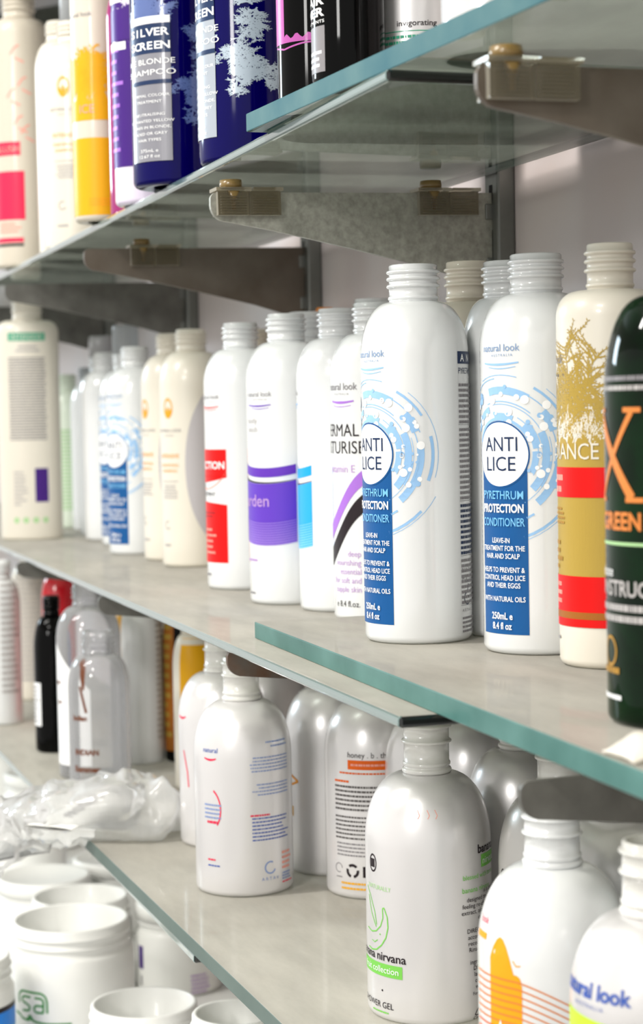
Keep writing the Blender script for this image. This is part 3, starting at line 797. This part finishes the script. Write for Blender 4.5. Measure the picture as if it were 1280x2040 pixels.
def art_greyprint(a): a.fine(-20, 20, 20, 150, 26, LGRY, ragged=.1, fill=.6)
def art_gold(a): a.rect(-26, 2, 10, 140, BROWNY); a.fine(-20, 0, 20, 120, 12, GLD)
def art_yelblk(a): a.rect(-12, 24, 8, 120, YEL)
def art_whitelab(a): a.rect(-28, -12, 24, 62, WHT); a.fine(-26, -14, 26, 60, 9, GRY); a.rect(10, 26, 30, 110, MBLU)
def art_violet(a): a.rect(-40, -14, 14, 160, VIO); a.fine(6, 26, 30, 150, 20, LGRY)
def art_yg(a):
    a.disc(-18, 118, 3, LIME); a.disc(-18, 74, 3, LIME); a.fine(-14, 10, 20, 110, 22, PGRN)

W250 = dict(R=.0265, H=.186)
# ---- middle shelf
lice = bottle('conditioner_bottle', 'white bottle with blue anti lice panel, right of the lilac and black swoosh bottle', 'bottle', 826, .9405, .0265, .184, MID_NEAR, WHITE, art_lice, 'white 250 ml salon bottles', turn=-57)
copy_bottle(lice, 'white bottle with whole anti lice circle visible, left of the gold and red bottle', 1069, .890, MID_NEAR, -41)
lf = copy_bottle(lice, 'blurred white blue strip bottle left of the cream drop mark bottles, front one of two', 271, 1.705, MID_FAR, -50)
l4 = copy_bottle(lice, 'blurred white blue strip bottle with tall frosted cap, behind its capless twin', 253, 1.825, MID_FAR, -60)
cp = lathe('cap', [(.0001, .182), (.0125, .182), (.0125, .207), (.0118, .209), (.0001, .209)], CLEARCAP, l4, 40)

bottle('lotion_bottle', 'white bottle with bright red label blocks, leftmost with a printed band in the mid row', 'bottle', 481, 1.345, zb=MID_FAR, mat=WHITE, art=art_red, group='white 250 ml salon bottles', turn=-60, **W250)
bottle('lotion_bottle', 'white bottle with wide purple striped band, standing right of the red label bottle', 'bottle', 572, 1.235, zb=MID_FAR, mat=WHITE, art=art_band(PUR, INK('mid purple', srgb(98, 60, 185)), PALEP, 'garden', PT), group='white 250 ml salon bottles', turn=-46, **W250)
bottle('lotion_bottle', 'white bottle with a sky blue band, right of the purple band bottle', 'bottle', 675, 1.185, zb=MID_FAR, mat=WHITE, art=art_band_blue, group='white 250 ml salon bottles', turn=-98, **W250)
bottle('lotion_bottle', 'white bottle with thermal moisturiser text and lilac and black swooshes', 'bottle', 747, 1.128, zb=MID_FAR, mat=WHITE, art=art_thermal, group='white 250 ml salon bottles', turn=-52, **W250)
bottle('lotion_bottle', 'plain white bottle neck showing just behind the black and lilac swoosh bottle', 'bottle', 746, 1.225, zb=MID_FAR, mat=WHITE, group='white 250 ml salon bottles', R=.0185, H=.194)
bottle('lotion_bottle', 'plain white bottle neck showing just behind the purple band bottle', 'bottle', 612, 1.312, zb=MID_FAR, mat=WHITE, group='white 250 ml salon bottles', R=.0235, H=.191)
bottle('small_bottle', 'thin orange bottle glimpsed behind the necks of the purple and blue band bottles', 'bottle', 650, 1.35, .0095, .196, MID_FAR, ORANGEP, nr=.006, nh=.014, sh=.01)
bottle('lotion_bottle', 'pinkish cream bottle neck behind the red label bottle', 'bottle', 520, 1.45, .0225, .186, MID_FAR, CREAM2, nr=.0115)
bottle('shampoo_bottle', 'cream bottle with ribbed cream neck standing between and behind the two anti lice bottles', 'bottle', 934, 1.005, .0237, .190, MID_NEAR, CREAM2, nr=.0112, nh=.021, sh=.014, pw=.8)
bottle('lotion_bottle', 'plain white bottle half hidden behind the right anti lice bottle', 'bottle', 1013, .955, .0228, .186, MID_NEAR, WHITE, group='white 250 ml salon bottles')
bottle('shampoo_bottle', 'cream bottle with gold wheat print and red blocks, beside the dark green bottle', 'bottle', 1216, .835, .0237, .1835, MID_NEAR, CREAM, art_radiance, nr=.0100, nh=.020, sh=.012, pw=.62, turn=-52)
bottle('shampoo_bottle', 'dark green glossy bottle with copper letter X, cut by the right edge', 'bottle', 1357, .678, .0275, .176, MID_NEAR, GREENB, art_green, nr=.011, nh=.024, sh=.034, pw=.8, turn=-60)
bottle('conditioner_bottle', 'cream bottle with orange drop mark and big grey curve, left of the red label bottle', 'bottle', 383, 1.552, .0265, .1915, MID_FAR, CREAM, art_drop_curve, 'cream drop mark bottles', turn=-48)
bottle('conditioner_bottle', 'cream drop mark bottle partly hidden behind its orange drop twin', 'bottle', 343, 1.625, .0262, .1915, MID_FAR, CREAM, art_drop_curve, 'cream drop mark bottles', turn=-62)
bottle('shampoo_bottle', 'large blurred cream bottle with green heading, at the left edge of the middle shelf', 'bottle', 59, 1.935, .031, .243, MID_FAR, CREAM, art_backprint(TEAL, VIO), nr=.0145, nh=.022, sh=.013, pw=.6, oval=.62, turn=0)
bottle('lotion_bottle', 'pale green bottle with lime dots, right behind the large cream bottle', 'bottle', 135, 2.12, .0200, .17, MID_FAR, PALEG, art_yg, nr=.010)
bottle('lotion_bottle', 'blurred plain white bottle, nearest of the capless row behind the blue strip bottles', 'bottle', 214, 1.905, .0250, .186, MID_FAR, WHITE, group='blurred white bottles at the far end')
bottle('lotion_bottle', 'blurred plain white bottle with a grey cap at the far end of the middle shelf', 'bottle', 204, 1.99, .0250, .186, MID_FAR, WHITE, group='blurred white bottles at the far end', cap=(.0125, .022, GREYCAP, .002))
bottle('lotion_bottle', 'blurred clear-necked white bottle, leftmost of the small white bottles beside the large cream one', 'bottle', 182, 2.07, .0225, .176, MID_FAR, WHITE, group='blurred white bottles at the far end', neckmat=CLEARCAP)

# ---- top shelf
bottle('shampoo_bottle', 'large cream bottle with pink red print at the top left corner', 'bottle', 52, 1.74, .0265, .244, TOP_FAR, CREAM2, art_pink, nr=.0140, nh=.022, sh=.014, pw=.6, turn=-10)
bottle('conditioner_bottle', 'white bottle with yellow orange drop emblem on the top shelf', 'bottle', 158, 1.56, .0262, .183, TOP_FAR, CREAM, art_drop(INK('amber drop', srgb(225, 165, 40))), nr=.012, turn=-20, cap=(.0105, .04, CLEARCAP, .012))
bottle('lotion_bottle', 'cream bottle neck just behind the yellow orange drop emblem bottle', 'bottle', 132, 1.665, .022, .205, TOP_FAR, CREAM, nr=.0115)
bottle('shampoo_bottle', 'cream bottle with golden yellow wheat print on the top shelf', 'bottle', 207, 1.345, .0190, .180, TOP_FAR, CREAM2, art_wheat, nr=.0105, nh=.018, sh=.010, pw=.6, turn=-10)
bottle('serum_bottle', 'narrow magenta glossy bottle squeezed beside the yellow wheat bottle', 'bottle', 257, 1.31, .0115, .165, TOP_FAR, MAGB, nr=.006, nh=.015, sh=.02)
bottle('spray_bottle', 'white bottle with purple splatter and purple block text', 'bottle', 292, 1.245, .0190, .215, TOP_FAR, VIOLETW, art_purple, nr=.010, turn=-40)
bottle('shampoo_bottle', 'deep blue bottle with a grey panel lettered silver screen, its base at the glass edge', 'bottle', 358, 1.150, .0265, .235, TOP_FAR, BLUEB, art_silver(SILVG, FROSTB), 'deep blue shampoo bottles', turn=-38)
bottle('shampoo_bottle', 'deep blue bottle with narrow white strip and silvery frost splash', 'bottle', 497, 1.055, .0265, .235, TOP_FAR, BLUEB, art_silver(SILV, FROSTW), 'deep blue shampoo bottles', turn=-70)
bottle('styling_bottle', 'black glossy bottle with magenta brush strokes', 'bottle', 637, .950, .0195, .20, TOP_FAR, BLACKB, art_magenta, 'black glossy bottles', turn=-34, nr=.009)
bottle('styling_bottle', 'black glossy bottle with white bold hair lettering beside the magenta one', 'bottle', 700, .862, .0165, .19, TOP_NEAR, BLACKB, art_hair, 'black glossy bottles', turn=-62, nr=.009)
bottle('styling_bottle', 'plain black glossy bottle with tiny gold text, left of the white invigorating bottle', 'bottle', 772, .962, .0155, .21, TOP_FAR, BLACKB, art_store, 'black glossy bottles', turn=-25, nr=.009)
bottle('lotion_bottle', 'pearly white bottle with the word invigorating, above the thick glass edge', 'bottle', 836, .884, .0215, .082, TOP_NEAR, PEARL, lambda a: [a.text('invigorating', 2, 27.5, 2.6, BLK, bold=.01, sx=1.1), a.fine(-16, 14, 19, 24, 2, TEAL), a.rect(-18, 20, 25, 25.4, TEAL)], nr=.010, nh=.014, sh=.030, turn=-6)
bottle('lotion_bottle', 'pearly bottle seen blurred through the thick glass sheet in the top right', 'bottle', 985, .80, .0215, .082, TOP_NEAR, PEARL, nr=.010, nh=.014, sh=.03)

# ---- lowest shelf
P = dict(nr=.0108, nh=.026, sh=.032, style='collar', neckmat=MILKY, pw=.92)
bottle('shower_gel_bottle', 'front pearly bottle with green banana nirvana print and open milky neck', 'bottle', 858, .90, .0300, .140, LOW_NEAR, PEARL, art_banana2, 'pearly round bottles', turn=-52, **P)
bottle('lotion_bottle', 'pearly bottle with faint blue back print and pink arc on the lowest shelf', 'bottle', 489, 1.143, .0295, .140, LOW_NEAR, PEARL, art_pearlback, 'pearly round bottles', turn=-8, **P)
bottle('lotion_bottle', 'pearly bottle with a red arc, directly behind the faint blue print bottle', 'bottle', 450, 1.27, .0295, .140, LOW_NEAR, PEARL, art_pinkmark, 'pearly round bottles', turn=-30, **P)
bottle('lotion_bottle', 'pearly bottle with a yellow orange mark, between the blue print and honey bottles', 'bottle', 668, 1.19, .0295, .140, LOW_NEAR, PEARL, art_orangemark, 'pearly round bottles', turn=-38, **P)
bottle('lotion_bottle', 'pearly bottle with orange bar and grey honey back text', 'bottle', 752, 1.131, .0295, .140, LOW_NEAR, PEARL, art_honey, 'pearly round bottles', turn=0, **P)
bottle('lotion_bottle', 'pearly bottle shoulder by the wall, behind the gap left of the yellow mark bottle', 'bottle', 543, 1.39, .0285, .138, LOW_FAR, PEARL, None, 'pearly round bottles', **P)
bottle('lotion_bottle', 'pearly bottle half hidden on the left behind the banana bottle', 'bottle', 877, 1.08, .0290, .140, LOW_NEAR, PEARL, None, 'pearly round bottles', **P)
bottle('lotion_bottle', 'pearly bottle whose neck rises just right of the banana bottle neck', 'bottle', 955, 1.01, .0280, .148, LOW_NEAR, PEARL, None, 'pearly round bottles', **P)
bottle('lotion_bottle', 'pearly bottle behind the right shoulder of the banana bottle', 'bottle', 1050, .937, .0280, .144, LOW_NEAR, PEARL, None, 'pearly round bottles', **P)
bottle('lotion_bottle', 'greyish pearly bottle with small black oval, left of the orange splash bottle', 'bottle', 1128, .86, .0290, .138, LOW_NEAR, PEARLD, lambda a: [a.ring(0, 74, 3.5, 4.3, 0, 360, BLK, sx=.7), a.rect(-1.5, 1.5, 71, 77, BLK)], 'pearly round bottles', turn=-66, **P)
bottle('body_lotion_bottle', 'glossy white bottle with orange splash and fine orange lines, lower right', 'bottle', 1108, .745, .0300, .128, LOW_NEAR, WHITE, art_splash, turn=-22, nr=.0110, nh=.022, sh=.034, style='collar')
bottle('lotion_bottle', 'pearly bottle with blurred blue lettering in the bottom right corner', 'bottle', 1310, .66, .0295, .134, LOW_NEAR, PEARL, art_nat, 'pearly round bottles', turn=-8, **P)
bottle('lotion_bottle', 'pearly bottle shoulder glimpsed under the dark bracket on the right', 'bottle', 1232, .80, .0290, .138, LOW_NEAR, PEARL, None, 'pearly round bottles', **P)
bottle('body_lotion_bottle', 'glossy white domed bottle at the right edge under the dark bracket', 'bottle', 1412, .73, .0260, .142, LOW_NEAR, WHITE, None, nr=.011, nh=.02, sh=.03)
# left part of the lowest shelf
bottle('lotion_bottle', 'white bottle with a violet left stripe at the far left edge of the lowest shelf', 'bottle', 12, 1.84, .019, .158, LOW_FAR, WHITE, art_violet, nr=.010, turn=-20)
bottle('lotion_bottle', 'blurred grey white bottle with grey print behind the violet striped one', 'bottle', 72, 2.0, .0200, .16, LOW_FAR, CREAM, art_greyprint, nr=.010)
bottle('styling_bottle', 'black bottle with small white label at its side, beside the clear bottles', 'bottle', 113, 1.68, .0165, .138, LOW_FAR, BLACKB, art_whitelab, nr=.007, nh=.018, sh=.03, turn=0)
bottle('styling_bottle', 'red topped bottle behind the black bottle with white label', 'bottle', 128, 1.84, .0165, .160, LOW_FAR, REDP, nr=.010)
bottle('spray_bottle', 'larger clear empty bottle with white panel on the lowest shelf', 'bottle', 186, 1.56, .0262, .158, LOW_FAR, CLEAR, art_clearback, 'clear empty bottles', turn=-30, neckmat=CLEAR)
bottle('spray_bottle', 'smaller clear bottle with brown lettering in front of the larger clear one', 'bottle', 204, 1.45, .0235, .132, LOW_FAR, CLEAR, art_brown, 'clear empty bottles', turn=-32, neckmat=CLEAR)
bottle('lotion_bottle', 'white bottle with a vertical yellow strip right of the clear bottles', 'bottle', 284, 1.62, .0215, .155, LOW_FAR, WHITE, art_yelleft, nr=.010, turn=18)
bottle('lotion_bottle', 'blurred bottle covered in grey fine print by the wall, behind the yellow strip one', 'bottle', 335, 1.76, .0210, .155, LOW_FAR, CREAM, art_greyprint, nr=.010)
bottle('lotion_bottle', 'brown and black bottle between the grey print and yellow bottles', 'bottle', 368, 1.62, .0140, .145, LOW_FAR, BLACKB, art_gold, nr=.009, turn=-30)
bottle('lotion_bottle', 'blurred yellow panelled bottle left of the red arc bottle', 'bottle', 395, 1.50, .0165, .140, LOW_FAR, CREAM, art_yelblk, nr=.009, turn=0)

# ---- jars on the ledge
def jar(label, px, depth, R, H, mat=JARW, lid=False, art=None, turn=0, zb=None):
    zb = BASE if zb is None else zb; x, y = spot(column(px, zb), depth)
    PLACED.append((label[:40], x, y, R, zb, H))
    t = thing('cosmetic_jar', label, 'jar', 'white jars on the ledge', (x, y, zb), facing(x, y) + math.radians(turn))
    n = R * .93; hz = H - .024
    pr = [(R * .5, 0.0006), (R - .004, 0), (R - .001, .001), (R, .004)] + [(R, .004 + (hz - .004) * k / 6) for k in range(1, 7)]
    pr += [(R - .0012, hz + .0022), (n + .0005, hz + .0034), (n, hz + .005)]
    outer = list(pr)
    for zc in (hz + .0095, hz + .0165):
        for k in range(5):
            a = PI * k / 4; pr.append((n + .0013 * math.sin(a), zc - .0012 * math.cos(a)))
    pr += [(n, H - .001), (n - .0008, H), (n - .0026, H), (n - .0032, H - .001), (n - .0032, .004), (.0002, .004)]
    lathe('body', pr, mat, t, 72)
    if lid:
        l = R * .985
        lathe('lid', [(n + .0016, H - .011), (l, H - .011), (l, H + .0005), (l - .0015, H + .0025), (l - .004, H + .0025), (l - .006, H + .0008), (.0002, H + .0008)], mat, t, 72)
    if art:
        a = Print(); art(a); a.build('printed_label', t, outer)
    return t
def art_sa(a):
    def arc(c, r, t0, t1): return [(c[0] + r * math.cos(math.radians(t)), c[1] + r * math.sin(math.radians(t))) for t in range(t0, t1 + 1, 10)]
    w = 1.7
    a.stroke([(-38, 33), (-32, 31.5)] + [(-30, 29.5), (-24, 28.6), (-20, 30), (-16, 28.4), (-6, 27.6), (14, 28.2)], w, SAG)
    a.stroke([(-24, 29), (-21, 33), (-18, 29)], w, SAG)
    a.stroke([(-33, 41), (-33.5, 47), (-31, 50)] + [(-28, 51), (-10, 51), (-6.5, 49), (-5, 45), (-5, 36)], w, SAG)
    a.stroke([(-20, 47), (-27, 47), (-29.5, 45), (-28.5, 42.6), (-24, 41.4), (-20.5, 39.4), (-22, 36.4), (-29, 35.6)], w, SAG)
    a.stroke([(-16, 47), (-10, 47), (-8, 45), (-8.4, 36), (-15, 35.8), (-17, 38.6), (-15, 41.2), (-8.4, 41.2)], w, SAG)
    a.fine(-30, 10, 16, 22, 1, PGRN)
    a.v = [(p, q + 8) for p, q in a.v]
def art_bluejar(a): a.rect(10, 70, 6, 62, BRT); a.rect(10, 70, 62, 66, BLK); a.fine(12, 60, 14, 50, 7, SKYT)
def art_navyjar(a): a.rect(-43, -36, 22, 42, VIO); a.fine(10, 30, 2, 20, 5, PT); a.rect(-41, -38, 2, 16, GRY)
def art_txtjar(a): a.fine(-45, -22, 10, 90, 12, PT, fill=.6)
jar('large white jar with green looped letter logo, front left on the ledge', 140, 1.49, .0490, .106, lid=False, art=art_sa, turn=-18)
jar('open white jar front and centre of the bottom edge, right of the green logo jar', 283, 1.30, .0395, .096)
jar('white jar whose rim touches the bottom edge under the glass shelf', 470, 1.13, .0290, .142, art=art_txtjar)
jar('white jar with dark purple label patch behind the green logo jar', 356, 1.655, .0380, .075, art=art_navyjar, lid=True)
jar('white jar immediately behind the green logo jar', 160, 1.655, .0450, .082)
jar('white lidded jar behind and left of the green logo jar', 88, 1.79, .0450, .066, lid=True)
jar('white jar with bright blue label cut by the left edge', -84, 1.41, .0390, .100, art=art_bluejar, turn=10)
jar('white jar by the wall behind the stack under the glass corner', 232, 1.86, .0420, .066, lid=True)
jar('blurred white jar under the plastic bag', 50, 2.02, .0450, .070, lid=True)
jar('farther blurred white jar under the thin glass edge', 90, 2.22, .0450, .085, lid=True)
jar('farthest blurred white jar at the left edge', 10, 2.42, .0450, .095, lid=True)

# ---- plastic bag with a squeeze tube in it
def bag():
    t = thing('plastic_bag', 'crumpled clear plastic bag hanging over the lowest glass shelf, left', 'bag')
    from mathutils import noise
    cen = [(ray(372, 1612, LOW_NEAR + .012), .020), (ray(300, 1604, LOW_NEAR + .018), .034), (ray(215, 1608, LOW_NEAR + .020), .038),
           (ray(120, 1618, LOW_NEAR + .012), .036), (ray(40, 1642, LOW_NEAR + .000), .036), (ray(-40, 1690, LOW_NEAR - .01), .03)]
    # the bag is a tube of film along these centres, flattened on the glass
    vs, fs = [], []; n = 44; m = 64
    for i in range(m):
        q = i / (m - 1) * (len(cen) - 1); k = min(int(q), len(cen) - 2); u = q - k
        c = cen[k][0].lerp(cen[k + 1][0], u); r = cen[k][1] * (1 - u) + cen[k + 1][1] * u
        if i == 0: r *= .25
        dirn = (cen[k + 1][0] - cen[k][0]).normalized(); side = dirn.cross(Vector((0, 0, 1))).normalized()
        for j in range(n):
            a = 2 * PI * j / n
            p = c + side * math.cos(a) * r * 1.05 + Vector((0, 0, 1)) * math.sin(a) * r * .55
            d = noise.noise(p * 42) * .011 + noise.noise(p * 110) * .006 + abs(noise.noise(p * 70)) * .006
            p = p + (side * math.cos(a) + Vector((0, 0, math.sin(a)))) * d
            inside = p.y > -.186 and p.x > -1.31
            lim = (LOW_NEAR if p.x > -1.31 else LOW_FAR) + .0006
            if p.y > -.188: p.z = max(p.z, lim)
            vs.append(tuple(p))
    for i in range(m - 1):
        for j in range(n):
            k = (j + 1) % n; fs.append((i * n + j, i * n + k, (i + 1) * n + k, (i + 1) * n + j))
    fs.append(tuple(range(n)))
    mesh('film', vs, fs, BAG, smooth=True, parent=t)
    return t
bag()
def tube():
    a, b = ray(222, 1600, LOW_NEAR + .014), ray(95, 1650, LOW_NEAR + .012)
    t = thing('squeeze_tube', 'white squeeze tube with grey lettering lying inside the plastic bag', 'tube')
    d = (b - a); L = d.length; z = d.normalized(); x = z.cross(Vector((0, 0, 1))).normalized(); y = z.cross(x)
    t.matrix_world = Matrix.Translation(a) @ Matrix((x, y, z)).transposed().to_4x4()
    vs, fs = [], []; n = 40; m = 14
    for i in range(m):
        q = i / (m - 1); ry = .0125 * (1 - q) + .0012 * q; rx = .0125 * (1 - q) + .019 * q
        for j in range(n):
            w = 2 * PI * j / n; vs.append((math.cos(w) * rx, math.sin(w) * ry, L * q))
    for i in range(m - 1):
        for j in range(n):
            k = (j + 1) % n; fs.append((i * n + j, i * n + k, (i + 1) * n + k, (i + 1) * n + j))
    fs.append(tuple(range(n)))
    mesh('tube_body', vs, fs, JARW, smooth=True, parent=t)
    lathe('cap', [(.0001, -.022), (.0105, -.022), (.0112, -.0205), (.0112, -.001), (.0001, -.001)], WHITE, t, 40)
    vs, fs = [], []
    P_, F_, x0, w = text_polys('Salon', .03)
    for X, Y in P_:
        X = (X - w / 2) / w * .042; q = .5 + X / L; vs.append((Y * .014 - .006, -(.0125 * (1 - q) + .0012 * q) - .0009, L * q))
    mesh('lettering', vs, F_, GRY, parent=t)
tube()
# added cream blob, modelled in place of a reflection under the green bottle
p0 = ray(1290, 1484, MID_NEAR + .004)
vs, fs = [], []; n = 14
from mathutils import noise as _nz
for i in range(n + 1):
    for j in range(n + 1):
        u, v = i / n - .5, j / n - .5
        vs.append((u * .022, v * .018, .0012 + .007 * (1 - 4 * u * u) * (1 - 4 * v * v) + .0015 * abs(_nz.noise(Vector((u * 5, v * 5, 1))))))
for i in range(n):
    for j in range(n): a = i * (n + 1) + j; fs.append((a, a + n + 1, a + n + 2, a + 1))
o = mesh('reflection_blob', vs, fs, CREAM, smooth=True); o.location = (p0.x, p0.y - .002, MID_NEAR)
so = o.modifiers.new('thick', 'SOLIDIFY'); so.thickness = .0011
tag(o, 'cream reflection stand-in blob on the glass in front of the dark green bottle', 'paper')

import os
if os.environ.get('SCENE_DEBUG'):
    for i, a in enumerate(PLACED):
        if a[2] + a[3] > -.002: print('WALL', a)
        for b in PLACED[i + 1:]:
            if abs(a[4] - b[4]) < .05 and math.hypot(a[1] - b[1], a[2] - b[2]) < a[3] + b[3]:
                print('HIT', round((a[3] + b[3] - math.hypot(a[1] - b[1], a[2] - b[2])) * 1000, 1), 'mm', a[0], '|', b[0])
